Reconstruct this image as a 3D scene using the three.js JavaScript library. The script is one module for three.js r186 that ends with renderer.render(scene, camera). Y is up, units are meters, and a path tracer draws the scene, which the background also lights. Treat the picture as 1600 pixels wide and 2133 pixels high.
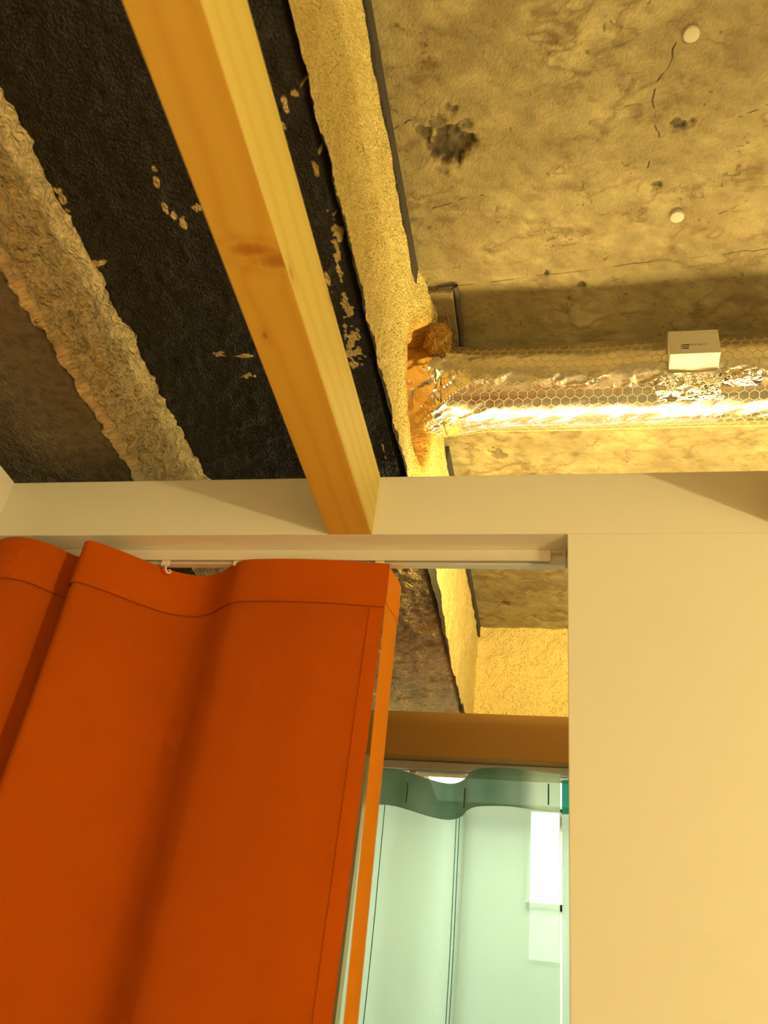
import * as THREE from 'three';
import { RoundedBoxGeometry } from 'three/addons/geometries/RoundedBoxGeometry.js';
import { mergeGeometries } from 'three/addons/utils/BufferGeometryUtils.js';
import { RectAreaLightUniformsLib } from 'three/addons/lights/RectAreaLightUniformsLib.js';

/* ------------------------------------------------------------------ camera, light, exposure */
const EYE = 1.1;                       // all heights below are given from the eye, which sits 1.1 m over the floor
const scene = new THREE.Scene();
scene.background = new THREE.Color(0x000000);
const camera = new THREE.PerspectiveCamera(58.79, 1600 / 2133, 0.02, 40);
camera.rotation.order = 'YXZ';
camera.rotation.set(0.60997, 0.249157, 0.136184);
camera.position.set(0, EYE, 0);
camera.focus = 2.35;
camera.userData.fStop = 5.5;
scene.add(camera);
const renderer = new THREE.WebGLRenderer({ antialias: true });
renderer.toneMapping = THREE.LinearToneMapping;
renderer.toneMappingExposure = 1.0;
renderer.shadowMap.enabled = true;
RectAreaLightUniformsLib.init();

const WARM = new THREE.Color().setRGB(1.0, 0.75, 0.29);        // tube over the corridor
const LAMP = new THREE.Color().setRGB(1.0, 0.79, 0.33);        // lamp in this cubicle
const COOL = new THREE.Color().setRGB(0.86, 1.0, 0.84);        // panel in the cubicle across
const P_TUBE = 66, P_LAMP = 7.4, P_PANEL = 11.5;

function areaLight(color, power, w, h, pos, towards) {
  const l = new THREE.RectAreaLight(color, power, w, h);
  l.position.set(pos[0], pos[1] + EYE, pos[2]);
  l.lookAt(pos[0] + towards[0], pos[1] + EYE + towards[1], pos[2] + towards[2]);
  scene.add(l);
  return l;
}
/* the corridor tube: one strip up, one tilted to each side */
const TUBE = { x0: -0.32, x1: 2.1, y: 1.304, z: -1.99 };
{
  const cx = (TUBE.x0 + TUBE.x1) / 2, len = TUBE.x1 - TUBE.x0;
  areaLight(WARM, P_TUBE, len, 0.03, [cx, TUBE.y + 0.017, TUBE.z], [0, 1, 0]);
  areaLight(WARM, P_TUBE * 2.7, len, 0.03, [cx, TUBE.y + 0.012, TUBE.z - 0.017], [0, 0.2, -1]);
  areaLight(WARM, P_TUBE, len, 0.03, [cx, TUBE.y + 0.006, TUBE.z + 0.017], [0, 0.5, 1]);
}
const LAMP_AT = [1.80, 0.14, 0.40];
{
  const l = new THREE.PointLight(LAMP, P_LAMP);
  l.position.set(LAMP_AT[0], LAMP_AT[1] + EYE, LAMP_AT[2]);
  l.castShadow = true; l.shadow.radius = 1.6;
  scene.add(l);
}
areaLight(COOL, P_PANEL, 0.84, 0.62, [-0.16, 1.272, -3.62], [0, -1, 0]);

/* ------------------------------------------------------------------ helpers */
let seed = 7;
const rnd = () => { seed = (seed * 1664525 + 1013904223) >>> 0; return seed / 4294967296; };
function hash(x, y) { let h = Math.imul(x, 374761393) ^ Math.imul(y, 668265263); h = Math.imul(h ^ (h >>> 13), 1274126177); h ^= h >>> 16; return (h >>> 0) / 4294967296; }
function noise(x, y, per = 0) {
  let xi = Math.floor(x), yi = Math.floor(y); const fx = x - xi, fy = y - yi;
  let x1 = xi + 1, y1 = yi + 1;
  if (per) { xi = ((xi % per) + per) % per; yi = ((yi % per) + per) % per; x1 = (xi + 1) % per; y1 = (yi + 1) % per; }
  const u = fx * fx * (3 - 2 * fx), v = fy * fy * (3 - 2 * fy);
  const a = hash(xi, yi), b = hash(x1, yi), c = hash(xi, y1), d = hash(x1, y1);
  return a + (b - a) * u + (c - a) * v + (a - b - c + d) * u * v;
}
function fbm(x, y, o = 4, per = 0) { let s = 0, a = 0.5, n = 0, f = 1; for (let i = 0; i < o; i++) { s += a * noise(x * f + i * 17 * (per ? 0 : 1), y * f + i * 31 * (per ? 0 : 1), per * f); n += a; a *= 0.5; f *= 2; } return s / n; }
const clamp = (v, a = 0, b = 1) => Math.min(b, Math.max(a, v));
const sstep = (a, b, v) => { const t = clamp((v - a) / (b - a)); return t * t * (3 - 2 * t); };
const mix = (a, b, t) => a + (b - a) * t;
const mix3 = (a, b, t) => [mix(a[0], b[0], t), mix(a[1], b[1], t), mix(a[2], b[2], t)];
function lerpTable(T, x) { if (x <= T[0][0]) return T[0][1]; for (let i = 1; i < T.length; i++) if (x <= T[i][0]) return mix(T[i - 1][1], T[i][1], (x - T[i - 1][0]) / (T[i][0] - T[i - 1][0])); return T[T.length - 1][1]; }

function tex(w, h, fn, srgb, repeat) {
  const d = new Uint8Array(w * h * 4);
  for (let j = 0; j < h; j++) for (let i = 0; i < w; i++) {
    const c = fn((i + 0.5) / w, (j + 0.5) / h), k = 4 * (j * w + i);
    if (typeof c === 'number') d[k] = d[k + 1] = d[k + 2] = clamp(c) * 255; else { d[k] = clamp(c[0]) * 255; d[k + 1] = clamp(c[1]) * 255; d[k + 2] = clamp(c[2]) * 255; }
    d[k + 3] = 255;
  }
  const t = new THREE.DataTexture(d, w, h, THREE.RGBAFormat);
  t.wrapS = t.wrapT = THREE.RepeatWrapping; t.magFilter = THREE.LinearFilter; t.minFilter = THREE.LinearMipmapLinearFilter; t.generateMipmaps = true;
  if (srgb) t.colorSpace = THREE.SRGBColorSpace;
  if (repeat) t.repeat.set(repeat[0], repeat[1]);
  t.needsUpdate = true;
  return t;
}
const std = (o) => new THREE.MeshStandardMaterial({ roughness: 0.85, side: THREE.DoubleSide, ...o });
const phys = (o) => new THREE.MeshPhysicalMaterial({ roughness: 0.85, side: THREE.DoubleSide, ...o });
const lin = (r, g, b) => new THREE.Color().setRGB(r, g, b);

const used = {};
function numbered(n) { const k = used[n] = (used[n] ?? -1) + 1; return k ? `${n}_${String(k).padStart(3, '0')}` : n; }
function thing(name, label, category, base, group) {
  const o = new THREE.Group(); o.name = numbered(name); o.position.set(base[0], base[1] + EYE, base[2]);
  o.userData = { label, category }; if (group) o.userData.group = group;
  o._base = base; scene.add(o); return o;
}
function structure(name, base = [0, -EYE, 0]) {
  const o = new THREE.Group(); o.name = name; o.position.set(base[0], base[1] + EYE, base[2]); o.userData = { kind: 'structure' }; o._base = base; scene.add(o); return o;
}
function part(name, geo, mat, parent, label, top = parent) {
  let t = parent, bx = 0, by = 0, bz = 0;
  while (t && t._base) { bx = t._base[0]; by = t._base[1]; bz = t._base[2]; break; }
  const g = geo.clone().translate(-bx, -by, -bz);
  const m = new THREE.Mesh(g, mat); m.name = name; m.castShadow = m.receiveShadow = true; m._base = parent._base;
  if (label) m.userData.label = label;
  parent.add(m); return m;
}
function structMesh(name, geo, mat) {
  const m = new THREE.Mesh(geo.clone().translate(0, EYE, 0), mat); m.name = name; m.castShadow = m.receiveShadow = true; m.userData = { kind: 'structure' }; scene.add(m); return m;
}
/* box with uv in metres */
function box(x0, x1, y0, y1, z0, z1, bevel = 0) {
  const w = x1 - x0, h = y1 - y0, d = z1 - z0;
  const g = bevel ? new RoundedBoxGeometry(w, h, d, 2, bevel) : new THREE.BoxGeometry(w, h, d);
  g.translate((x0 + x1) / 2, (y0 + y1) / 2, (z0 + z1) / 2);
  const p = g.attributes.position, n = g.attributes.normal, uv = g.attributes.uv;
  for (let i = 0; i < p.count; i++) {
    const ax = Math.abs(n.getX(i)), ay = Math.abs(n.getY(i)), az = Math.abs(n.getZ(i));
    if (ay >= ax && ay >= az) uv.setXY(i, p.getX(i), p.getZ(i)); else if (ax >= az) uv.setXY(i, p.getZ(i), p.getY(i)); else uv.setXY(i, p.getX(i), p.getY(i));
  }
  return g.index ? g : g;
}
/* grid surface from fn(u, v) -> [x, y, z, s, t] */
function grid(nu, nv, fn) {
  const pos = [], uv = [], idx = [];
  for (let j = 0; j <= nv; j++) for (let i = 0; i <= nu; i++) { const q = fn(i / nu, j / nv); pos.push(q[0], q[1], q[2]); uv.push(q[3], q[4]); }
  for (let j = 0; j < nv; j++) for (let i = 0; i < nu; i++) { const a = j * (nu + 1) + i, b = a + 1, c = a + nu + 1, d = c + 1; idx.push(a, b, d, a, d, c); }
  const g = new THREE.BufferGeometry();
  g.setAttribute('position', new THREE.Float32BufferAttribute(pos, 3)); g.setAttribute('uv', new THREE.Float32BufferAttribute(uv, 2)); g.setIndex(idx); g.computeVertexNormals();
  return g;
}
function tube(pts, r, seg = 24, rad = 6, closed = false) { return new THREE.TubeGeometry(new THREE.CatmullRomCurve3(pts.map(p => new THREE.Vector3(...p)), closed), seg, r, rad, closed); }
function cyl(r0, r1, h, at, rx = 0, rz = 0, seg = 24) { const g = new THREE.CylinderGeometry(r0, r1, h, seg); g.rotateX(rx); g.rotateZ(rz); g.translate(...at); return g; }

/* ------------------------------------------------------------------ materials */
const plasterBump = tex(512, 512, (u, v) => 0.6 * fbm(u * 32, v * 32, 3, 32) + 0.4 * fbm(u * 8, v * 8, 2, 8), false, [2.2, 2.2]);
const M = {};
M.paint = std({ color: lin(0.80, 0.775, 0.70), roughness: 0.62, bumpMap: plasterBump, bumpScale: 0.0006 });
M.farPaint = std({ color: lin(0.72, 0.62, 0.38), roughness: 0.7, bumpMap: plasterBump, bumpScale: 0.0006 });
M.bounceBrown = std({ color: lin(0.56, 0.30, 0.075), roughness: 0.6, bumpMap: plasterBump, bumpScale: 0.0006 });  // brown with the orange curtain bounce put into the base colour
M.concretePlain = std({ color: lin(0.36, 0.33, 0.28) });
M.floor = std({ color: lin(0.42, 0.20, 0.08), roughness: 0.5 });

/* concrete slab, drawn in metres: x from -0.45 to 1.15, z from -3.6 to -0.5 */
const SX0 = -0.45, SXW = 1.6, SZ0 = -3.6, SZW = 3.1;
function segDist(px, py, pts) { let b = 9; for (let i = 1; i < pts.length; i++) { const [ax, ay] = pts[i - 1], [bx, by] = pts[i]; const dx = bx - ax, dy = by - ay; const t = clamp(((px - ax) * dx + (py - ay) * dy) / (dx * dx + dy * dy)); b = Math.min(b, Math.hypot(px - ax - t * dx, py - ay - t * dy)); } return b; }
const CRACKS = [
  [[0.215, -1.01], [0.205, -1.06], [0.182, -1.095], [0.178, -1.15], [0.186, -1.185], [0.196, -1.21], [0.188, -1.24], [0.172, -1.30]],
  [[0.47, -1.09], [0.425, -1.16], [0.38, -1.185], [0.36, -1.19]],
  [[-0.39, -1.14], [-0.36, -1.125], [-0.325, -1.11]],
  [[0.34, -1.44], [0.42, -1.40], [0.52, -1.38]],
  [[-0.33, -1.36], [-0.26, -1.34], [-0.2, -1.33]],
  [[-0.21, -3.10], [-0.17, -3.09], [-0.142, -3.10]],
  [[-0.32, -3.34], [-0.29, -3.29], [-0.26, -3.30]],
  [[-0.22, -3.41], [-0.17, -3.38]],
];
const JOINT = [[-0.40, -1.612], [-0.2, -1.600], [-0.03, -1.585], [0.2, -1.566], [0.476, -1.551], [1.2, -1.515]];
const PITS = [[-0.263, -1.190, 0.052, 1], [-0.285, -1.135, 0.020, 0.55], [-0.252, -1.105, 0.016, 0.5], [-0.318, -1.155, 0.018, 0.6], [-0.228, -1.150, 0.016, 0.5], [-0.23, -2.314, 0.030, 0.55], [0.235, -1.195, 0.018, 0.75], [0.20, -1.345, 0.012, 0.6], [0.265, -1.19, 0.010, 0.5], [-0.06, -1.585, 0.010, 0.7], [0.03, -1.63, 0.010, 0.6], [-0.29, -1.255, 0.018, 0.3], [-0.27, -3.29, 0.02, 0.6], [0.12, -1.09, 0.02, 0.25]];
function pitAt(x, z) {
  let d = 0; const w = (fbm(x * 60, z * 60, 3) - 0.5) * 0.050;
  for (const [px, pz, r, k] of PITS) { const q = Math.hypot((x - px) * 0.92, (z - pz) * 1.1) + w * Math.min(1, r / 0.03); d = Math.max(d, k * sstep(r, r * 0.72, q)); }
  return d;
}
function slabMarks(x, z) {
  const wob = (fbm(x * 45, z * 45, 2) - 0.5) * 0.014;
  let k = 0;
  for (const c of CRACKS) k = Math.max(k, sstep(0.0018, 0.0004, segDist(x + wob, z + wob, c)) * sstep(0.25, 0.6, noise(x * 70 + 9, z * 70)));
  k = Math.max(k, 0.75 * sstep(0.0018, 0.0004, segDist(x, z + wob * 0.4, JOINT)) * sstep(0.3, 0.6, noise(x * 22, z * 22 + 4)));
  return k;
}
function slabTone(x, z) {
  const a = fbm(x * 3.2, z * 3.2, 4), b = fbm(x * 11 + 3 + a * 2, z * 14 + 8, 5), c = fbm(x * 42 + z * 18, z * 46, 3);
  const veins = Math.pow(1 - Math.abs(2 * fbm(x * 9 + z * 5 + b * 1.6, z * 15 - x * 4 + a * 2, 4) - 1), 7);
  return { a, b, c, veins };
}
const slabMap = tex(1536, 2048, (u, v) => {
  const x = SX0 + u * SXW, z = SZ0 + v * SZW, { a, b, c, veins } = slabTone(x, z);
  let col = mix3([0.60, 0.545, 0.44], [0.735, 0.69, 0.575], clamp(0.5 + 1.9 * (a - 0.5) + 1.5 * (b - 0.5)));
  col = mix3(col, [0.50, 0.43, 0.335], clamp(0.65 * veins * sstep(0.35, 0.58, b) + 0.45 * sstep(0.45, 0.8, fbm(x * 7 + 40, z * 9 + 2, 4)) + 0.30 * sstep(0.54, 0.74, fbm(x * 30 + z * 22, z * 34, 4))));
  col = col.map(q => q * (0.90 + 0.2 * c));
  const p = pitAt(x, z); col = mix3(col, [0.27, 0.235, 0.19].map(q => q * (0.7 + 0.8 * c)), p * 0.9);
  const speck = sstep(0.80, 0.9, noise(x * 150, z * 150) * 0.6 + 0.4 * noise(x * 24, z * 24)); col = mix3(col, [0.33, 0.28, 0.22], speck * 0.5);
  return mix3(col, [0.20, 0.165, 0.125], slabMarks(x, z) * 0.85);
}, true);
const slabBump = tex(1536, 2048, (u, v) => {
  const x = SX0 + u * SXW, z = SZ0 + v * SZW, { a, b, c, veins } = slabTone(x, z);
  return clamp(0.28 * b + 0.22 * c + 0.12 * a + 0.22 - 0.14 * veins * sstep(0.4, 0.6, b) + 0.12 * noise(x * 230, z * 230) - 0.25 * slabMarks(x, z));
}, false);
M.slab = std({ color: lin(0.80, 0.79, 0.60), map: slabMap, bumpMap: slabBump, bumpScale: 0.008, roughness: 0.85 });

/* sprayed insulation: small lumps, tileable over half a metre */
const lumpBump = tex(1024, 1024, (u, v) => {
  const a = fbm(u * 24, v * 24, 3, 24), b = Math.abs(2 * fbm(u * 56, v * 56, 2, 56) - 1), c = noise(u * 128, v * 128, 128);
  return clamp(0.42 * a + 0.42 * (1 - b) + 0.2 * c);
}, false);
const lumpA = lumpBump.clone(); lumpA.repeat.set(2.2, 2.2); lumpA.needsUpdate = true;
const lumpB = lumpBump.clone(); lumpB.repeat.set(2.0, 2.0); lumpB.needsUpdate = true;
const sprayTint = tex(512, 512, (u, v) => { const k = 0.94 + 0.2 * (fbm(u * 8, v * 8, 4, 8) - 0.5) + 0.30 * (fbm(u * 64, v * 64, 2, 64) - 0.5); return [k, k * 0.985, k * 0.95]; }, true, [1.25, 1.25]);
M.tanSpray = std({ color: lin(0.86, 0.71, 0.42), map: sprayTint, bumpMap: lumpB, bumpScale: 0.020, roughness: 0.9 });
M.greyCoat = std({ color: lin(0.20, 0.178, 0.135), map: sprayTint, bumpMap: lumpA, bumpScale: 0.006, roughness: 0.85 });
M.darkFace = std({ color: lin(0.05, 0.043, 0.034), bumpMap: lumpA, bumpScale: 0.004 });
M.yellowSpray = std({ color: lin(0.78, 0.62, 0.23), bumpMap: lumpA, bumpScale: 0.012, roughness: 0.9 });

/* black overspray with places where the yellow foam shows through */
const FLAKES = [[-0.448, -1.314, .020, .022], [-0.452, -1.335, .012, .02], [-0.437, -1.262, .012, .025], [-0.446, -1.285, .009, .02], [-0.434, -1.190, .008, .03], [-0.447, -1.235, .006, .022], [-0.416, -1.001, .007, .032], [-0.423, -1.035, .005, .03], [-0.429, -1.075, .004, .04], [-0.455, -1.10, .004, .03], [-0.70, -1.302, .05, .0045], [-0.74, -1.292, .012, .006], [-0.691, -1.363, .014, .007], [-0.719, -0.922, .005, .012], [-0.709, -0.940, .006, .012], [-0.711, -0.844, .005, .008], [-0.716, -0.872, .006, .009], [-0.905, -1.032, .012, .014], [-0.905, -0.884, .01, .02], [-0.70, -0.96, .008, .012], [-0.41, -0.722, .012, .006], [-0.425, -0.735, .012, .006], [-0.445, -0.751, .004, .012], [-0.458, -0.784, .004, .012], [-0.41, -0.845, .005, .012], [-0.425, -0.871, .006, .012], [-0.436, -1.632, .003, .03], [-0.465, -1.61, .003, .02], [-0.66, -0.93, .01, .01], [-0.62, -1.02, .01, .01]];
function flakeAt(x, z) {
  const w = fbm(x * 90, z * 90, 2);
  let k = 0;
  for (const [fx, fz, rx, rz] of FLAKES) { const d = Math.hypot((x - fx) / rx, (z - fz) / rz); if (d < 2) k = Math.max(k, sstep(1.0, 0.8, d + (w - 0.5) * 2.2)); }
  return k;
}
const BX0 = -0.95, BXW = 0.57, BZ0 = -4.45, BZW = 5.4;
const blackMap = tex(512, 2048, (u, v) => {
  const x = BX0 + u * BXW, z = BZ0 + v * BZW;
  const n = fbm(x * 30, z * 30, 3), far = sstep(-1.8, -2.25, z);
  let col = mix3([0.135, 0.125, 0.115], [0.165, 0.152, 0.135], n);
  col = mix3(col, [0.80, 0.68, 0.44], far * clamp(0.92 + 0.7 * (fbm(x * 18, z * 8, 4) - 0.5)));  // underside painted light brown over the corridor, standing in for light there
  const speck = sstep(0.70, 0.80, noise(x * 190, z * 110)) * sstep(-2.55, -2.8, z) * sstep(-0.47, -0.56, x) * sstep(0.35, 0.6, noise(x * 30, z * 30));
  col = mix3(col, [0.86, 0.78, 0.5], speck);
  return mix3(col, [0.84, 0.76, 0.53], flakeAt(x, z));
}, true);
const lumpK = lumpBump.clone(); lumpK.repeat.set(BXW * 2.6, BZW * 2.6); lumpK.needsUpdate = true;
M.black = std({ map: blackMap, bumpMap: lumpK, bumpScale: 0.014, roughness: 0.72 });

/* beam side: yellow foam, ragged lower border to the black */
const FZ0 = -3.55, FZW = 4.4, FY0 = 1.33, FYW = 0.60;
const FOAM_LOW = [[-3.55, 1.372], [-3.2, 1.376], [-2.95, 1.352], [-2.774, 1.345], [-2.5, 1.395], [-2.266, 1.424], [-2.0, 1.39], [-1.736, 1.363], [-1.358, 1.366], [-1.226, 1.36], [-1.096, 1.366], [-0.934, 1.352], [-0.76, 1.349], [-0.72, 1.356], [-0.66, 1.34], [0.8, 1.34]];
const foamMap = tex(2048, 512, (u, v) => {
  const z = FZ0 + u * FZW, y = FY0 + v * FYW;
  const n = fbm(z * 60, y * 60, 3), big = fbm(z * 7, y * 7, 4);
  let col = mix3([0.865, 0.81, 0.59], [0.935, 0.89, 0.68], clamp(0.5 + 1.5 * (big - 0.5) + 0.9 * (n - 0.5)));
  const d = Math.hypot(z + 1.775, (y - 1.66));                                   // glass wool round the duct
  const wool = sstep(0.26, 0.17, d + (big - 0.5) * 0.05);
  col = mix3(col, mix3([0.70, 0.50, 0.22], [0.88, 0.72, 0.36], fbm(z * 36, y * 80, 3)), wool * 0.85);
  const spot = sstep(0.010, 0.004, Math.hypot(z + 1.00, y - 1.60) + (n - 0.5) * 0.006); col = mix3(col, [0.55, 0.38, 0.18], spot * 0.8);
  const edge = lerpTable(FOAM_LOW, z) + (fbm(z * 34, 3.3, 4) - 0.5) * 0.040 + (noise(z * 200, y * 200) - 0.5) * 0.010;
  const black = 1 - sstep(edge - 0.002, edge + 0.002, y);
  return mix3(col, [0.19, 0.175, 0.15], black);
}, true);
const lumpF = lumpBump.clone(); lumpF.repeat.set(FZW * 2.6, FYW * 2.6); lumpF.needsUpdate = true;
M.foam = std({ color: lin(1.0, 0.92, 0.64), map: foamMap, bumpMap: lumpF, bumpScale: 0.015, roughness: 0.9 });

/* pine: u runs along the beam in metres from z = -1.35, v across */
function pine(knots, w) {
  return tex(2048, 256, (u, v) => {
    const s = u * 2.3, t = v * w;                            // metres
    let bend = 0, dark = 0;
    for (const [ks, kt, r, kz] of knots) {
      const dx = (s - ks) - 0.25 * (t - kt) + (kz ? 0.35 * (t - kt) : 0), dy = (t - kt), q = kz ? Math.hypot(dx / 0.62, dy / 1.8) : Math.hypot(dx / 1.6, dy);
      bend += (dy >= 0 ? 1 : -1) * r * 0.9 * Math.exp(-Math.pow(q / (r * 1.9), 2)) + 0.25 * r * Math.exp(-Math.pow(dx / (r * 4), 2));
      dark = Math.max(dark, 0.8 * sstep(r * 1.25, r * 0.2, q + 0.3 * r * (noise(s * 90, t * 160) - 0.5)), 0.15 * Math.exp(-Math.pow((q - r * 1.5) / (r * 0.5), 2)));
    }
    const g = (t + bend) * 70 + 0.6 * fbm(s * 1.6, t * 9, 3) * 6;
    const ring = Math.pow(0.5 + 0.5 * Math.sin(g * 2.1), 3), fine = fbm(s * 8, t * 420, 2);
    let c = mix3([0.905, 0.79, 0.575], [0.855, 0.70, 0.455], ring * 0.55 + 0.25 * (fine - 0.5));
    return mix3(c, [0.64, 0.40, 0.19], dark * 0.75);
  }, true);
}
const pineBottom = pine([[0.628, 0.080, 0.024, 1], [0.648, 0.046, 0.020, 1], [0.50, 0.02, 0.006]], 0.085);
const pineSide = pine([[0.600, 0.004, 0.010], [0.448, 0.134, 0.010]], 0.136);
M.pineBottom = std({ color: lin(0.86, 0.74, 0.23), map: pineBottom, roughness: 0.5 });  // underside tinted more orange than the sides, for bounce light off the curtain
M.pineSide = std({ color: lin(0.76, 0.82, 0.44), map: pineSide, roughness: 0.5 });

/* fabrics */
const weave = tex(256, 256, (u, v) => 0.5 + 0.25 * Math.sin(u * Math.PI * 2 * 32) * 1 + 0.25 * Math.sin(v * Math.PI * 2 * 32) + 0.15 * (hash(Math.floor(u * 256), Math.floor(v * 256)) - 0.5), false, [20, 20]);
const clothTint = tex(256, 256, (u, v) => { const k = 0.95 + 0.08 * (fbm(u * 6, v * 6, 4, 6) - 0.5); return [k, k, k]; }, true, [1.3, 1.3]);
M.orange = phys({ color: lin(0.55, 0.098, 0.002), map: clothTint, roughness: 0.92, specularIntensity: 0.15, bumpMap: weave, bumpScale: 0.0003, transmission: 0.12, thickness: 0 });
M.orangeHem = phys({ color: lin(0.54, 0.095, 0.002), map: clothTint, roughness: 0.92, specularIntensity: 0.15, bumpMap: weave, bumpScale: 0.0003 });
M.orangeLit = phys({ color: lin(0.95, 0.31, 0.006), roughness: 0.95, specularIntensity: 0.15, transmission: 0.3, thickness: 0, bumpMap: weave, bumpScale: 0.0003 });  // lighter copy of the curtain cloth, the light on the strip put into its colour
M.thread = std({ color: lin(0.26, 0.035, 0.004), roughness: 0.9 });
M.teal = phys({ color: lin(0.66, 0.86, 0.72), roughness: 0.88, transmission: 0.8, thickness: 0, bumpMap: weave, bumpScale: 0.0002 });
M.tealBand = phys({ color: lin(1, 1, 1), vertexColors: true, roughness: 0.90, transmission: 0.55, thickness: 0, bumpMap: weave, bumpScale: 0.0003 });
M.tealSolid = phys({ color: lin(0.03, 0.42, 0.32), roughness: 0.9, transmission: 0.4, thickness: 0 });
M.tealSeam = std({ color: lin(0.34, 0.70, 0.72), roughness: 0.9 });

M.alu = std({ color: lin(0.80, 0.77, 0.70), roughness: 0.42, metalness: 0.35 });
M.aluBright = std({ color: lin(0.92, 0.91, 0.87), roughness: 0.30, metalness: 0.3 });
M.plastic = std({ color: lin(0.72, 0.66, 0.54), roughness: 0.4 });
M.whitePlastic = std({ color: lin(0.48, 0.44, 0.34), roughness: 0.4 });
M.ink = std({ color: lin(0.16, 0.13, 0.09), roughness: 0.6 });
M.plug = std({ color: lin(0.52, 0.47, 0.37), roughness: 0.8 });
const foilBump = tex(1024, 512, (u, v) => 0.5 + 0.5 * (0.6 * (Math.abs(2 * fbm(u * 24, v * 24, 4, 24) - 1)) + 0.4 * (fbm(u * 8, v * 8, 3, 8) - 0.5)) - 0.2, false, [1.4, 2.2]);
M.foil = std({ color: lin(0.90, 0.86, 0.77), roughness: 0.24, metalness: 1.0, bumpMap: foilBump, bumpScale: 0.0007 });
M.foilCrisp = std({ color: lin(0.93, 0.90, 0.82), roughness: 0.14, metalness: 1.0 });
M.wire = std({ color: lin(0.62, 0.50, 0.28), roughness: 0.6, metalness: 0.3 });
M.wool = std({ color: lin(0.85, 0.50, 0.10), map: sprayTint, bumpMap: lumpA, bumpScale: 0.012, roughness: 1 });
M.dark = std({ color: lin(0.03, 0.025, 0.02), roughness: 0.9 });
M.darkBead = std({ color: lin(0.075, 0.06, 0.045), roughness: 0.8 });
M.steel = std({ color: lin(0.5, 0.5, 0.48), roughness: 0.4, metalness: 0.8 });

/* ------------------------------------------------------------------ setting */
const H = 1.90;                        // underside of the slab
const BEAM_Y = 1.355, LOW_Y = 1.13;    // soffits of the two boxed beams
const HB = 0.923, HT = 1.057;          // bottom and top of the partition headers

structMesh('floor', box(-2.7, 2.7, -1.2, -1.1, -4.5, 1.4), M.floor);
structMesh('wall_west', box(-2.8, -2.7, -1.2, 2.1, -4.6, 1.5), M.concretePlain);
structMesh('wall_east', box(2.7, 2.8, -1.2, 2.1, -4.6, 1.5), M.concretePlain);
structMesh('wall_south', box(-2.8, 2.8, -1.2, 2.1, 1.4, 1.5), M.concretePlain);
structMesh('wall_north', box(-2.7, 2.7, -1.2, 2.1, -4.6, -4.5), M.concretePlain);

const ceiling = structure('ceiling', [0, H, 0]);
{
  const g = grid(300, 420, (u, v) => {
    const x = -0.46 + u * 1.76, z = -3.62 + v * 3.8;
    const t = fbm(x * 2.2, z * 2.2, 3) - 0.5, s = fbm(x * 14, z * 14, 3) - 0.5;
    return [x, H - 0.010 * t - 0.005 * s + 0.013 * pitAt(x, z) * (0.6 + 0.8 * noise(x * 120, z * 120)), z, (x - SX0) / SXW, (z - SZ0) / SZW];
  });
  part('slab_face', g, M.slab, ceiling);
  part('slab_core', box(-2.8, 2.8, H + 0.035, H + 0.16, -4.6, 1.5), M.concretePlain, ceiling);
  part('slab_edge', box(1.29, 2.7, H, H + 0.04, -4.5, 1.4), M.concretePlain, ceiling);
  part('slab_edge', box(-2.7, 1.3, H, H + 0.04, 0.17, 1.4), M.concretePlain, ceiling);
  for (const [x, z] of [[0.244, -0.996], [0.253, -1.433]]) {
    const lathe = new THREE.LatheGeometry([[0.0001, 0], [0.0135, 0], [0.0165, 0.002], [0.017, 0.012]].map(p => new THREE.Vector2(p[0], p[1])), 28);
    part('filler_plug', lathe.translate(x, H - 0.0065, z), M.plug, ceiling, 'pale round filler plug');
  }
  /* rough mortar patch where the duct leaves, and an added dark line beside it */
  const pg = grid(24, 36, (u, v) => { const x = -0.41 + u * 0.108, z = -1.84 + v * 0.235; const e = Math.min(u < 1 ? 1 : 0, v < 1 ? 1 : 0, v > 0 ? 1 : 0); return [x, H - 0.012 * e - 0.006 * fbm(x * 50, z * 50, 3) * e + 0.01 * (1 - e), z, (x - SX0) / SXW, (z - SZ0) / SZW]; });
  part('mortar_patch', pg, M.slab, ceiling);
  part('dark_bead', tube([[-0.299, H - 0.006, -1.601], [-0.296, H - 0.008, -1.64], [-0.298, H - 0.009, -1.69], [-0.297, H - 0.01, -1.74], [-0.302, H - 0.01, -1.80], [-0.30, H - 0.01, -1.85]], 0.008, 30, 8), M.darkBead, ceiling);
  part('dark_bead', tube([[-0.345, H - 0.004, -1.607], [-0.32, H - 0.005, -1.604], [-0.302, H - 0.005, -1.601]], 0.005, 16, 8), M.darkBead, ceiling);
}

/* the deep beam: black underside, foam on the right side */
const beam = thing('ceiling_beam', 'deep ceiling beam with black underside and bright yellow foam-coated right side, behind the pine joist', 'beam', [-0.66, BEAM_Y, -1.4]);
part('core', box(-0.93, -0.50, BEAM_Y + 0.02, H + 0.04, -4.4, 1.3), M.darkFace, beam);
for (const [z0, z1] of [[-4.4, -2.27], [-1.545, 1.3]]) part('upper_edge', box(-0.50, -0.390, 1.845, H + 0.04, z0, z1), M.darkFace, beam);
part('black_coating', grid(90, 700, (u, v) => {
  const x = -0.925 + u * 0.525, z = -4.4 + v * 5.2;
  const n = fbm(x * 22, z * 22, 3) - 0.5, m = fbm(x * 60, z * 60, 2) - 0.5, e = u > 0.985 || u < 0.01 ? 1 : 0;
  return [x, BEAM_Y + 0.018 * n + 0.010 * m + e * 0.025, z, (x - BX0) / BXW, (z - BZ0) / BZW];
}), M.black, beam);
const DUCT = { y: 1.754, z: -1.8535, r: 0.1178 };
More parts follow.
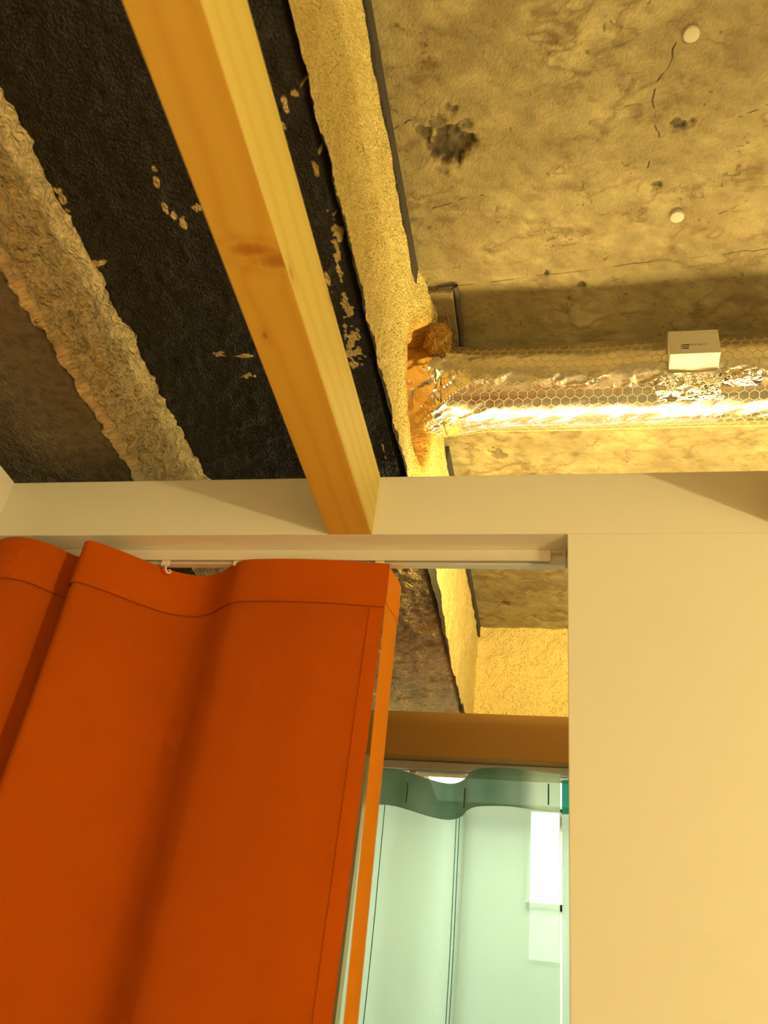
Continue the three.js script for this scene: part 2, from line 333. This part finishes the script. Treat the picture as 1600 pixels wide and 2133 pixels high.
part('foam_coating', grid(640, 84, (u, v) => {
  const z = -3.52 + u * 4.3;
  const covered = sstep(-1.47, -1.58, z) * sstep(-2.28, -2.14, z);           // here the foam runs right up to the slab
  const top = mix(1.852 + 0.022 * (fbm(z * 12, 1.1, 3) - 0.5), H + 0.012, covered);
  const y = mix(1.347, top, v);
  const rim = v > 0.985 ? 1 : 0;
  const d = Math.hypot((z + 1.775) * 0.95, (y - 1.665) * 0.95) + (fbm(z * 14, y * 14, 2) - 0.5) * 0.03;
  const hole = -0.085 * sstep(0.185, 0.135, d);
  const swell = 0.040 * Math.exp(-Math.pow((z + 1.68) / 0.10, 2)) * sstep(1.55, 1.9, y) * (1 - sstep(0.2, 0.15, d));
  const x = -0.396 + hole + swell + 0.010 * (fbm(z * 20, y * 20, 3) - 0.5) + 0.008 * (fbm(z * 6, y * 6, 2) - 0.5) + 0.012 * (fbm(z * 55, y * 55, 2) - 0.5) * sstep(0.2, 0.12, d) - 0.02 * rim * (1 - covered);
  return [x, y, z, (z - FZ0) / FZW, (y - FY0) / FYW];
}), M.foam, beam);

/* the lower boxed beam at far left */
const beam2 = thing('ceiling_beam', 'low grey ceiling beam at the upper left with a rough tan sprayed side', 'beam', [-1.6, LOW_Y, -1.4]);
part('core', box(-2.69, -0.945, LOW_Y + 0.025, H + 0.03, -4.45, 1.3), M.darkFace, beam2);
part('grey_underside', grid(200, 260, (u, v) => { const x = -2.69 + u * 1.765, z = -3.4 + v * 4.2; const e = u > 0.996 ? 1 : 0; return [x, LOW_Y + 0.010 * (fbm(x * 10, z * 10, 3) - 0.5) + 0.004 * (fbm(x * 50, z * 50, 2) - 0.5) + e * 0.01, z, x, z]; }), M.greyCoat, beam2);
part('sprayed_side', grid(640, 40, (u, v) => {
  const z = -3.4 + u * 4.2, y = mix(LOW_Y - 0.004, BEAM_Y + 0.012, v);
  const lump = 0.012 * (fbm(z * 14, y * 14, 2) - 0.5) + 0.020 * (fbm(z * 62, y * 48, 2) - 0.5), e = v < 0.03 ? 1 : 0;
  return [-0.915 + lump - 0.012 * e, y + 0.010 * (1 - v) * (fbm(z * 34, 7, 4) - 0.5), z, z, y];
}), M.tanSpray, beam2);

/* the cross beam over the cubicle opposite */
const beam3 = thing('ceiling_beam', 'yellow foam-coated cross beam closing the ceiling beyond the doorway', 'beam', [0.9, 1.36, -3.7]);
part('core', box(-0.40, 2.69, 1.37, H + 0.03, -4.45, -3.515), M.dark, beam3);
part('foam_coating', grid(260, 60, (u, v) => { const x = -0.42 + u * 2.2, y = mix(1.352, H + 0.012, v); return [x, y, -3.495 + 0.016 * (fbm(x * 14, y * 14, 3) - 0.5) + 0.008 * (fbm(x * 48, y * 30, 2) - 0.5) + 0.02 * sstep(-0.36, -0.42, x), x, y]; }), M.yellowSpray, beam3);

/* this cubicle: side wall, front wall with its header, back and right walls */
const T = 0.09;
structMesh('wall_left', box(-1.146 - T, -1.146, -1.1, HT, -1.44, 1.3), M.paint);
structMesh('wall_front', box(-0.0075, 1.95, -1.1, HB - 0.0004, -1.438, -1.3485, 0.0015), M.paint);
structMesh('wall_right', box(1.95, 1.95 + T, -1.1, HT, -1.44, 1.3), M.paint);
structMesh('wall_rear', box(-1.236, 2.04, -1.1, HT, 1.3, 1.39), M.paint);
structMesh('trim_1', box(-1.146, 1.95, HB, HT, -1.44, -1.35, 0.0015), M.paint);

/* the cubicle opposite */
structMesh('wall_far', box(-2.69, -0.575, -1.1, HB, -2.545, -2.465), M.farPaint);
structMesh('wall_far_right', box(0.42, 2.69, -1.1, HB, -2.545, -2.465), M.farPaint);
structMesh('trim_2', box(-2.69, 2.69, HB + 0.002, HT + 0.002, -2.555, -2.465, 0.0015), M.bounceBrown);
structMesh('light_lid_4', box(-1.1, 0.70, HT - 0.018, HT, -2.955, -2.5555), M.bounceBrown);  // lid added out of sight to stop panel light leaking onto the beam
structMesh('wall_inner_left', box(-1.1, -1.02, -1.1, HT, -4.2, -2.545), M.paint);
structMesh('wall_inner_right', box(0.62, 0.70, -1.1, HT, -4.2, -2.545), M.paint);
structMesh('wall_inner_back', box(-1.1, 0.70, -1.1, 1.36, -4.28, -4.2), M.paint);
{
  const w = structure('glow_strip_1', [-0.12, 0.1, -4.17]);  // added glowing panels imitating the white strip of light through the curtain
  const fr = [box(-0.205, -0.19, 0.92, 1.35, -4.2, -4.165), box(-0.065, -0.05, 0.92, 1.35, -4.2, -4.165), box(-0.205, -0.05, 1.33, 1.35, -4.2, -4.165), box(-0.205, -0.05, 0.92, 0.94, -4.2, -4.165)];
  part('glow_frame', mergeGeometries(fr), M.paint, w);
  part('glow_panel', box(-0.19, -0.065, 0.72, 0.92, -4.195, -4.185), std({ color: 0xffffff, emissive: lin(0.85, 1, 0.85), emissiveIntensity: 1.1 }), w, 'dimmer added panel fading the glow downwards');
  part('glow_panel', box(-0.19, -0.065, 0.94, 1.33, -4.195, -4.185), std({ color: 0xffffff, emissive: lin(1, 1, 0.95), emissiveIntensity: 6 }), w, 'bright added panel behind the sheer curtain');
}

/* ------------------------------------------------------------------ joists */
function joist(parent, x0, x1) {
  const z0 = -1.35, z1 = 0.9, L = 2.3;
  const bev = 0.002;
  const face = (fn, nu) => grid(nu, 1, fn);
  part('underside', face((u, v) => { const z = mix(z0, z1, u), x = mix(x0 + bev, x1 - bev, v); return [x, HB, z, (z - z0) / L, v]; }, 40), M.pineBottom, parent);
  for (const s of [0, 1]) part(s ? 'right_side' : 'left_side', face((u, v) => { const z = mix(z0, z1, u), y = mix(HB + bev, HT, v); return [s ? x1 : x0, y, z, (z - z0) / L, v]; }, 40), M.pineSide, parent);
  const edge = [];
  for (const s of [0, 1]) edge.push(face((u, v) => { const z = mix(z0, z1, u), xe = s ? x1 : x0, d = s ? -1 : 1; return [xe + d * bev * v, HB + bev * (1 - v), z, (z - z0) / L, 0.5]; }, 20));
  part('arris', mergeGeometries(edge), M.pineSide, parent);
  part('top_side', face((u, v) => { const z = mix(z0, z1, u), x = mix(x0, x1, v); return [x, HT, z, (z - z0) / L, v]; }, 4), M.pineBottom, parent);
  part('end_grain', box(x0, x1, HB, HT, z1 - 0.001, z1), M.pineSide, parent);
}
joist(thing('wooden_joist', 'pale pine joist running overhead from the white header, with a dark knot', 'joist', [-0.4025, HB, -0.225]), -0.445, -0.360);
joist(structure('trim_3', [0.41, HB, -0.225]), 0.368, 0.453);  // second joist out of view, inferred from its shadow on the header

/* ------------------------------------------------------------------ duct */
const duct = thing('foil_duct', 'foil-wrapped round ventilation duct with hexagonal wire netting under the concrete ceiling', 'duct', [0.9, DUCT.y, DUCT.z]);
function ductR(x, a) {                                 // a: 0 = towards the room side (+z), positive downwards
  const low = sstep(-1.3, -0.3, a) * (1 - sstep(2.2, 2.7, a)), end = low * Math.exp(-Math.pow((x + 0.36) / 0.09, 2));
  let r = DUCT.r + 0.010 * end * (0.5 + 0.5 * Math.sin(a * 5 + x * 30)) + 0.004 * (fbm(x * 3.5, a * 1.2, 3) - 0.5) * 2;
  const crease = Math.pow(1 - Math.abs(2 * fbm(x * 15 + a * 2.4, a * 3.2 + x * 3, 4) - 1), 5);
  const zone = Math.exp(-Math.pow((a - 0.62 - 0.10 * Math.sin(x * 7)) / 0.14, 2)) * (0.35 + 0.65 * sstep(-0.15, 0.1, x)) + 0.35 * Math.exp(-Math.pow((a - 1.62) / 0.12, 2)) + 0.7 * end;
  r += (0.0012 + 0.008 * zone) * (crease - 0.3) + 0.0045 * zone * (fbm(x * 30, a * 7, 3) - 0.5);
  r -= 0.006 * Math.exp(-Math.pow((x - 0.06) / 0.10, 2)) * Math.exp(-Math.pow(a / 0.5, 2));
  return r;
}
const ductP = (x, a, lift = 0) => { const r = ductR(x, a) + lift; return [x, DUCT.y - r * Math.sin(a), DUCT.z + r * Math.cos(a)]; };
part('foil_wrap', mergeGeometries([
  grid(620, 150, (u, v) => { const x = -0.47 + u * 1.17, a = -Math.PI + v * Math.PI * 2; const p = ductP(x, a); return [...p, x * 1.0, a * DUCT.r]; }),
  grid(60, 60, (u, v) => { const x = 0.699 + u * 1.95, a = -Math.PI + v * Math.PI * 2; const p = ductP(x, a); return [...p, x, a * DUCT.r]; }),
]), M.foil, duct);
{ /* hexagonal netting lying on the foil */
  const cell = 0.0245, h = cell / Math.sqrt(3), pieces = [], R = DUCT.r;
  const unit = new THREE.CylinderGeometry(0.0005, 0.0005, 1, 5, 1, true); unit.rotateX(Math.PI / 2);
  const on = (x, s) => new THREE.Vector3(...ductP(x + 0.004 * (noise(x * 9, s * 9) - 0.5), s / R, 0.0018));
  const add = (x0, s0, x1, s1) => { const a = on(x0, s0), b = on(x1, s1), m = new THREE.Matrix4().lookAt(a, b, new THREE.Vector3(0.3, 1, 0.1)); m.scale(new THREE.Vector3(1, 1, a.distanceTo(b) * 1.06)); m.setPosition(a.add(b).multiplyScalar(0.5)); pieces.push(unit.clone().applyMatrix4(m)); };
  const rows = Math.floor(2.9 * R / (1.5 * h));
  for (let j = 0; j < rows; j++) for (let i = 0; i < 38; i++) {
    const s = -0.35 * R + j * 1.5 * h, x = -0.345 + (i + (j % 2) * 0.5) * cell;
    add(x, s - h / 2, x, s + h / 2);
    add(x, s + h / 2, x + cell / 2, s + h); add(x, s + h / 2, x - cell / 2, s + h);
  }
  part('wire_netting', mergeGeometries(pieces), M.wire, duct);
}
/* crumpled clear tape and foil under the box */
{
  const g = grid(150, 110, (u, v) => {
    const x = 0.215 + u * 0.158 + 0.006 * Math.sin(v * 9), a = 0.60 + v * 0.55;
    const c = Math.pow(1 - Math.abs(2 * fbm(x * 26 + a * 4, a * 6 - x * 10, 4) - 1), 3);
    const p = ductP(x, a, 0.003 + 0.016 * c * Math.sin(Math.PI * v) + 0.006 * fbm(x * 60, a * 10, 2)); return [...p, x, a];
  });
  part('crumpled_tape', g, M.foilCrisp, duct, 'crumpled shiny tape under the white box');
  const g2 = grid(60, 60, (u, v) => { const x = 0.375 + u * 0.095, a = 0.52 + v * 0.36; const c = Math.pow(1 - Math.abs(2 * fbm(x * 22 - a * 3, a * 5 + 9, 3) - 1), 3); return [...ductP(x, a, 0.004 + 0.020 * c * Math.sin(Math.PI * u) * Math.sin(Math.PI * v)), x, a]; });
  part('foil_flap', g2, M.foilCrisp, duct, 'bent bright foil flap');
  const collar = grid(60, 90, (u, v) => { const x = -0.415 + u * 0.075, a = -2.4 + v * 4.8; return [...ductP(x, a, 0.004 + 0.006 * Math.pow(1 - Math.abs(2 * fbm(x * 18, a * 3.2, 3) - 1), 2) * Math.sin(Math.PI * u)), x, a]; });
  part('foil_collar', collar, M.foilCrisp, duct, 'wrinkled foil collar at the beam');
}

/* small white box on the duct */
{
  const b = thing('junction_box', 'small white plastic box fixed to the foil duct', 'box', [0.303, 1.691, -1.72]);
  part('casing', box(0.2435, 0.3635, 1.691, 1.772, -1.752, -1.685, 0.002), M.whitePlastic, b);
  const marks = [];
  for (let i = 0; i < 9; i++) { const x = 0.268 + (i % 3) * 0.004 + rnd() * 0.006, y = 1.708 + Math.floor(i / 3) * 0.006; marks.push(box(x, x + 0.006 + rnd() * 0.008, y, y + 0.0028, -1.6853, -1.6846)); }
  for (let i = 0; i < 6; i++) { const x = 0.287 + i * 0.008; marks.push(box(x, x + 0.004 + rnd() * 0.003, 1.7195 - 0.0015 * rnd(), 1.7235, -1.6853, -1.6846)); }
  part('faint_print', mergeGeometries(marks), std({ color: lin(0.27, 0.24, 0.17), roughness: 0.6 }), b, 'faint grey print');
}
/* loose glass wool by the duct end */
{
  const w = thing('insulation_scrap', 'orange tuft of glass wool poking out above the left end of the foil duct', 'insulation', [-0.335, 1.80, -1.72]);
  const g = new THREE.IcosahedronGeometry(1, 24), p = g.attributes.position;
  for (let i = 0; i < p.count; i++) {
    const x = p.getX(i), y = p.getY(i), z = p.getZ(i);
    const k = 1 + 0.5 * (fbm(x * 2.2 + 5, y * 2.2 + z * 2.1, 4) - 0.5) + 0.3 * (fbm(x * 9 + z * 5, y * 9, 3) - 0.5);
    p.setXYZ(i, -0.352 + 0.036 * x * k, 1.815 + 0.052 * y * k, -1.715 + 0.036 * z * k);
  }
  g.computeVertexNormals();
  part('tuft', g, M.wool, w);
  const curl = []; for (let i = 0; i < 14; i++) { const a = rnd() * 6.28, x = -0.345 + 0.03 * Math.cos(a), y = 1.81 + 0.045 * Math.sin(a); curl.push(tube([[x, y, -1.70], [x + 0.012 * (rnd() - 0.3), y + 0.012 * (rnd() - 0.5), -1.675], [x + 0.025 * (rnd() - 0.4), y + 0.02 * (rnd() - 0.5), -1.665]], 0.0016, 8, 5)); }
  for (const f of curl) part('fibre', f, M.wool, w);
}

/* ------------------------------------------------------------------ rails and curtains */
function rail(t, x0, x1, xf, zf, gliders, hook, m) {
  part('front_lip', box(x0, xf, HB - 0.024, HB - 0.0005, zf - 0.0035, zf, 0.0008), m, t);
  part('channel', box(x0, x1, HB - 0.004, HB - 0.0008, zf - 0.027, zf - 0.0035), m, t);
  part('rear_lip', box(x0, x1, HB - 0.026, HB - 0.004, zf - 0.027, zf - 0.012, 0.0012), m, t);
  part('end_cap', box(x1 - 0.006, x1, HB - 0.026, HB - 0.004, zf - 0.012, zf - 0.0015, 0.0008), M.plastic, t);
  for (const x of gliders) part('glider', box(x - 0.009, x + 0.009, HB - 0.034, HB - 0.010, zf - 0.0105, zf - 0.0042, 0.0018), M.plastic, t);
  if (hook) part('hook', tube([[hook, HB - 0.030, zf - 0.008], [hook, HB - 0.040, zf - 0.010], [hook + 0.004, HB - 0.046, zf - 0.014], [hook + 0.008, HB - 0.042, zf - 0.018], [hook + 0.004, HB - 0.037, zf - 0.017]], 0.0018, 20, 6), M.aluBright, t);
}
rail(thing('curtain_rail', 'cream curtain rail fixed under the near header', 'curtain rail', [-0.58, HB - 0.026, -1.412]), -1.14, -0.0105, -0.038, -1.400, [-0.783, -0.633, -0.353], -0.781, M.alu);
rail(thing('curtain_rail', 'shiny curtain rail under the brown header across the corridor', 'curtain rail', [-0.1, HB - 0.026, -2.52]), -0.57, 0.41, 0.41, -2.500, [-0.45, -0.26, -0.10], 0, M.aluBright);

/* a hanging cloth: plan is a list of [x, z]; ease softens the folds towards the hem */
function clothPlan(plan, tension = 0.5) { return new THREE.CatmullRomCurve3(plan.map(p => new THREE.Vector3(p[0], 0, p[1])), false, 'catmullrom', tension); }
function hang(curve, y0, y1, nu, nv, off = 0, u0 = 0, u1 = 1, sway = 0) {
  const len = curve.getLength(), P = [], N = [];
  for (let i = 0; i <= nu; i++) { const t = mix(u0, u1, i / nu), p = curve.getPointAt(t), q = curve.getTangentAt(t); P.push(p); N.push(new THREE.Vector3(-q.z, 0, q.x)); }
  return grid(nu, nv, (u, v) => {
    const i = Math.round(u * nu), y = mix(y0, y1, v), t = mix(u0, u1, u), s = t * len;
    const w = sway * (fbm(s * 7, y * 1.2, 3) - 0.5) * sstep(0.0, 0.25, 0.9 - y);
    return [P[i].x + N[i].x * (off + w), y, P[i].z + N[i].z * (off + w), s, y];
  });
}
const ORANGE = [[-1.135, -1.352], [-1.092, -1.320], [-1.049, -1.314], [-1.010, -1.329], [-0.985, -1.356], [-0.966, -1.378], [-0.951, -1.386], [-0.937, -1.378], [-0.928, -1.350], [-0.920, -1.332], [-0.903, -1.328], [-0.870, -1.352], [-0.839, -1.381], [-0.802, -1.416], [-0.761, -1.444], [-0.713, -1.452], [-0.672, -1.436], [-0.643, -1.412], [-0.615, -1.395], [-0.570, -1.390], [-0.500, -1.390], [-0.434, -1.394], [-0.385, -1.400], [-0.333, -1.406]];
{
  const c = clothPlan(ORANGE), o = thing('curtain', 'large orange curtain hanging in soft pleats from the near rail', 'curtain', [-0.72, -1.0, -1.39]);
  part('cloth', hang(c, 0.893, -1.0, 260, 90, 0, 0, 1, 0.010), M.orange, o);
  part('top_hem', hang(c, 0.8938, 0.800, 260, 12, 0.0016, 0, 1, 0.0), M.orangeHem, o);
  const len = c.getLength();
  part('side_hem', hang(c, 0.7995, -1.0, 8, 90, 0.0018, 1 - 0.026 / len, 1.0, 0.010), M.orangeHem, o);
  const line = []; for (let i = 0; i <= 200; i++) { const t = i / 200, p = c.getPointAt(t), q = c.getTangentAt(t); line.push([p.x - q.z * 0.0022, 0.801, p.z + q.x * 0.0022]); }
  part('stitching', tube(line, 0.0009, 400, 5), M.thread, o);
}
{
  const c = clothPlan([[-0.3362, -1.414], [-0.3330, -1.435], [-0.3272, -1.462], [-0.3256, -1.490]]), o = thing('curtain', 'narrow bright orange strip of curtain just behind the right edge of the large orange curtain', 'curtain', [-0.325, -1.0, -1.457]);
  const lean = (g) => { const p = g.attributes.position; for (let i = 0; i < p.count; i++) p.setX(i, p.getX(i) + mix(0.0255, 0.0176, (-1.412 - p.getZ(i)) / 0.078) * (0.893 - p.getY(i))); return g; };   // it hangs a little askew
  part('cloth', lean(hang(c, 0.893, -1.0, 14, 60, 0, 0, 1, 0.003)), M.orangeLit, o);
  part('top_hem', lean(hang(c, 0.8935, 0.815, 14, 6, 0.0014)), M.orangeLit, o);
}
const TEAL = [[-0.60, -2.535], [-0.565, -2.500], [-0.531, -2.488], [-0.490, -2.495], [-0.453, -2.523], [-0.403, -2.568], [-0.360, -2.590], [-0.330, -2.580], [-0.305, -2.545], [-0.286, -2.495], [-0.262, -2.462], [-0.227, -2.447], [-0.174, -2.441], [-0.135, -2.447], [-0.103, -2.456], [-0.071, -2.464], [-0.036, -2.468]];
{
  const c = clothPlan(TEAL), o = thing('curtain', 'pale sea-green sheer curtain glowing in the doorway across the corridor', 'curtain', [-0.3, -1.0, -2.51]);
  part('sheer_cloth', hang(c, 0.79, -1.0, 160, 60, 0, 0, 1, 0.014), M.teal, o);
  const len = c.getLength();
  const bandGeo = hang(c, 0.893, 0.788, 200, 14, 0.001), bc = [], bu = bandGeo.attributes.uv;
  for (let i = 0; i < bu.count; i++) { const t = sstep(len - 0.115, len - 0.055, bu.getX(i)), q = 0.25 * (fbm(bu.getX(i) * 14, bu.getY(i) * 6, 3) - 0.3); bc.push(mix(0.13 + q * 0.7, 0.66, t), mix(0.24 + q * 0.8, 0.86, t), mix(0.155 + q * 0.7, 0.66, t)); }   // the doubled cloth ends short of the edge
  bandGeo.setAttribute('color', new THREE.Float32BufferAttribute(bc, 3));
  part('top_band', bandGeo, M.tealBand, o, 'dark teal doubled top band, pale at its right end');
  for (const [u, y1] of [[0.487, -1], [0.515, -1], [0.150, -1]]) { const p = c.getPointAt(u), q = c.getTangentAt(u); const pts = []; for (let i = 0; i <= 10; i++) { const y = mix(0.80, y1, i / 10); pts.push([p.x - q.z * 0.002 + 0.004 * Math.sin(y * 5), y, p.z + q.x * 0.002]); } part('seam', tube(pts, 0.0015, 40, 5), M.tealSeam, o); }
  for (const u of [0.235, 0.545, 0.955]) { const p = c.getPointAt(u), q = c.getTangentAt(u); part('slot', box(p.x - 0.002, p.x + 0.002, 0.805, 0.862, p.z + 0.003, p.z + 0.0045), M.tealSolid, o); }
}
{
  const c = clothPlan([[-0.032, -2.478], [0.0, -2.470], [0.05, -2.455], [0.11, -2.500], [0.17, -2.52], [0.24, -2.47], [0.32, -2.46], [0.40, -2.51]]), o = thing('curtain', 'sliver of sea-green curtain with deep teal top at the right jamb across the corridor', 'curtain', [0.18, -1.0, -2.49]);
  part('sheer_cloth', hang(c, 0.789, -1.0, 60, 40, 0, 0, 1, 0.008), M.teal, o);
  part('top_band', hang(c, 0.880, 0.787, 60, 8, 0.001), M.tealSolid, o, 'deep teal top band');
}

/* ------------------------------------------------------------------ lamps */
{
  const t = thing('light_panel', 'white light panel glowing above the sea-green curtain', 'light', [-0.16, 1.28, -3.62]);
  part('frame', mergeGeometries([box(-0.605, 0.285, 1.276, 1.31, -3.95, -3.93), box(-0.605, 0.285, 1.276, 1.31, -3.31, -3.29), box(-0.605, -0.585, 1.276, 1.31, -3.93, -3.31), box(0.265, 0.285, 1.276, 1.31, -3.93, -3.31), box(-0.605, 0.285, 1.305, 1.312, -3.95, -3.29)]), M.whitePlastic, t);
  part('diffuser', box(-0.585, 0.265, 1.279, 1.285, -3.93, -3.31), std({ color: 0xffffff, emissive: lin(1, 0.98, 0.85), emissiveIntensity: 2.2 }), t, 'glowing white diffuser');
  for (const x of [-0.5, 0.18]) part('hanger', cyl(0.005, 0.005, 0.07, [x, 1.345, -3.80], 0, 0, 8), M.steel, t);
}
{
  const t = thing('trough_light', 'long linear uplight hanging over the corridor behind the near header', 'light', [0.9, TUBE.y - 0.05, TUBE.z]);
  const prof = [[-0.048, 0.004], [-0.030, -0.030], [0.030, -0.030], [0.048, 0.004]];
  const sh = []; for (let i = 0; i < 3; i++) sh.push(grid(2, 1, (u, v) => { const [za, ya] = prof[i], [zb, yb] = prof[i + 1]; return [mix(TUBE.x0 - 0.02, TUBE.x1 + 0.02, u), TUBE.y + mix(ya, yb, v), TUBE.z + mix(za, zb, v), u, v]; }));
  part('reflector', mergeGeometries(sh), M.whitePlastic, t);
  part('end_plate', box(TUBE.x0 - 0.022, TUBE.x0 - 0.019, TUBE.y - 0.034, TUBE.y + 0.004, TUBE.z - 0.032, TUBE.z + 0.032), M.whitePlastic, t);
  part('end_plate', box(TUBE.x1 + 0.019, TUBE.x1 + 0.022, TUBE.y - 0.034, TUBE.y + 0.004, TUBE.z - 0.032, TUBE.z + 0.032), M.whitePlastic, t);
  part('tube', cyl(0.013, 0.013, TUBE.x1 - TUBE.x0, [(TUBE.x0 + TUBE.x1) / 2, TUBE.y, TUBE.z], 0, Math.PI / 2, 16), std({ color: 0xffffff, emissive: lin(1, 0.78, 0.42), emissiveIntensity: 4 }), t, 'glowing warm tube');
  for (const x of [0.75, 1.75]) part('hanger', cyl(0.003, 0.003, H - TUBE.y + 0.034, [x, (H + TUBE.y - 0.034) / 2, TUBE.z - 0.04], 0, 0, 8), M.steel, t);
}
{
  const [x, y, z] = LAMP_AT, t = thing('wall_lamp', 'round glass lamp on the right cubicle wall', 'lamp', [1.94, y, z]);
  part('globe', new THREE.SphereGeometry(0.045, 32, 20).translate(x, y, z), std({ color: 0xffffff, emissive: lin(1, 0.8, 0.45), emissiveIntensity: 3 }), t, 'glowing globe');
  part('arm', tube([[1.945, y - 0.06, z], [1.90, y - 0.075, z], [1.80, y - 0.075, z], [x, y - 0.045, z]], 0.007, 24, 8), M.steel, t);
  part('plate', cyl(0.045, 0.045, 0.012, [1.943, y - 0.06, z], 0, Math.PI / 2, 28), M.steel, t);
}

scene.traverse(o => { if (o.isMesh) { o.castShadow = o.receiveShadow = true; } });
renderer.render(scene, camera);
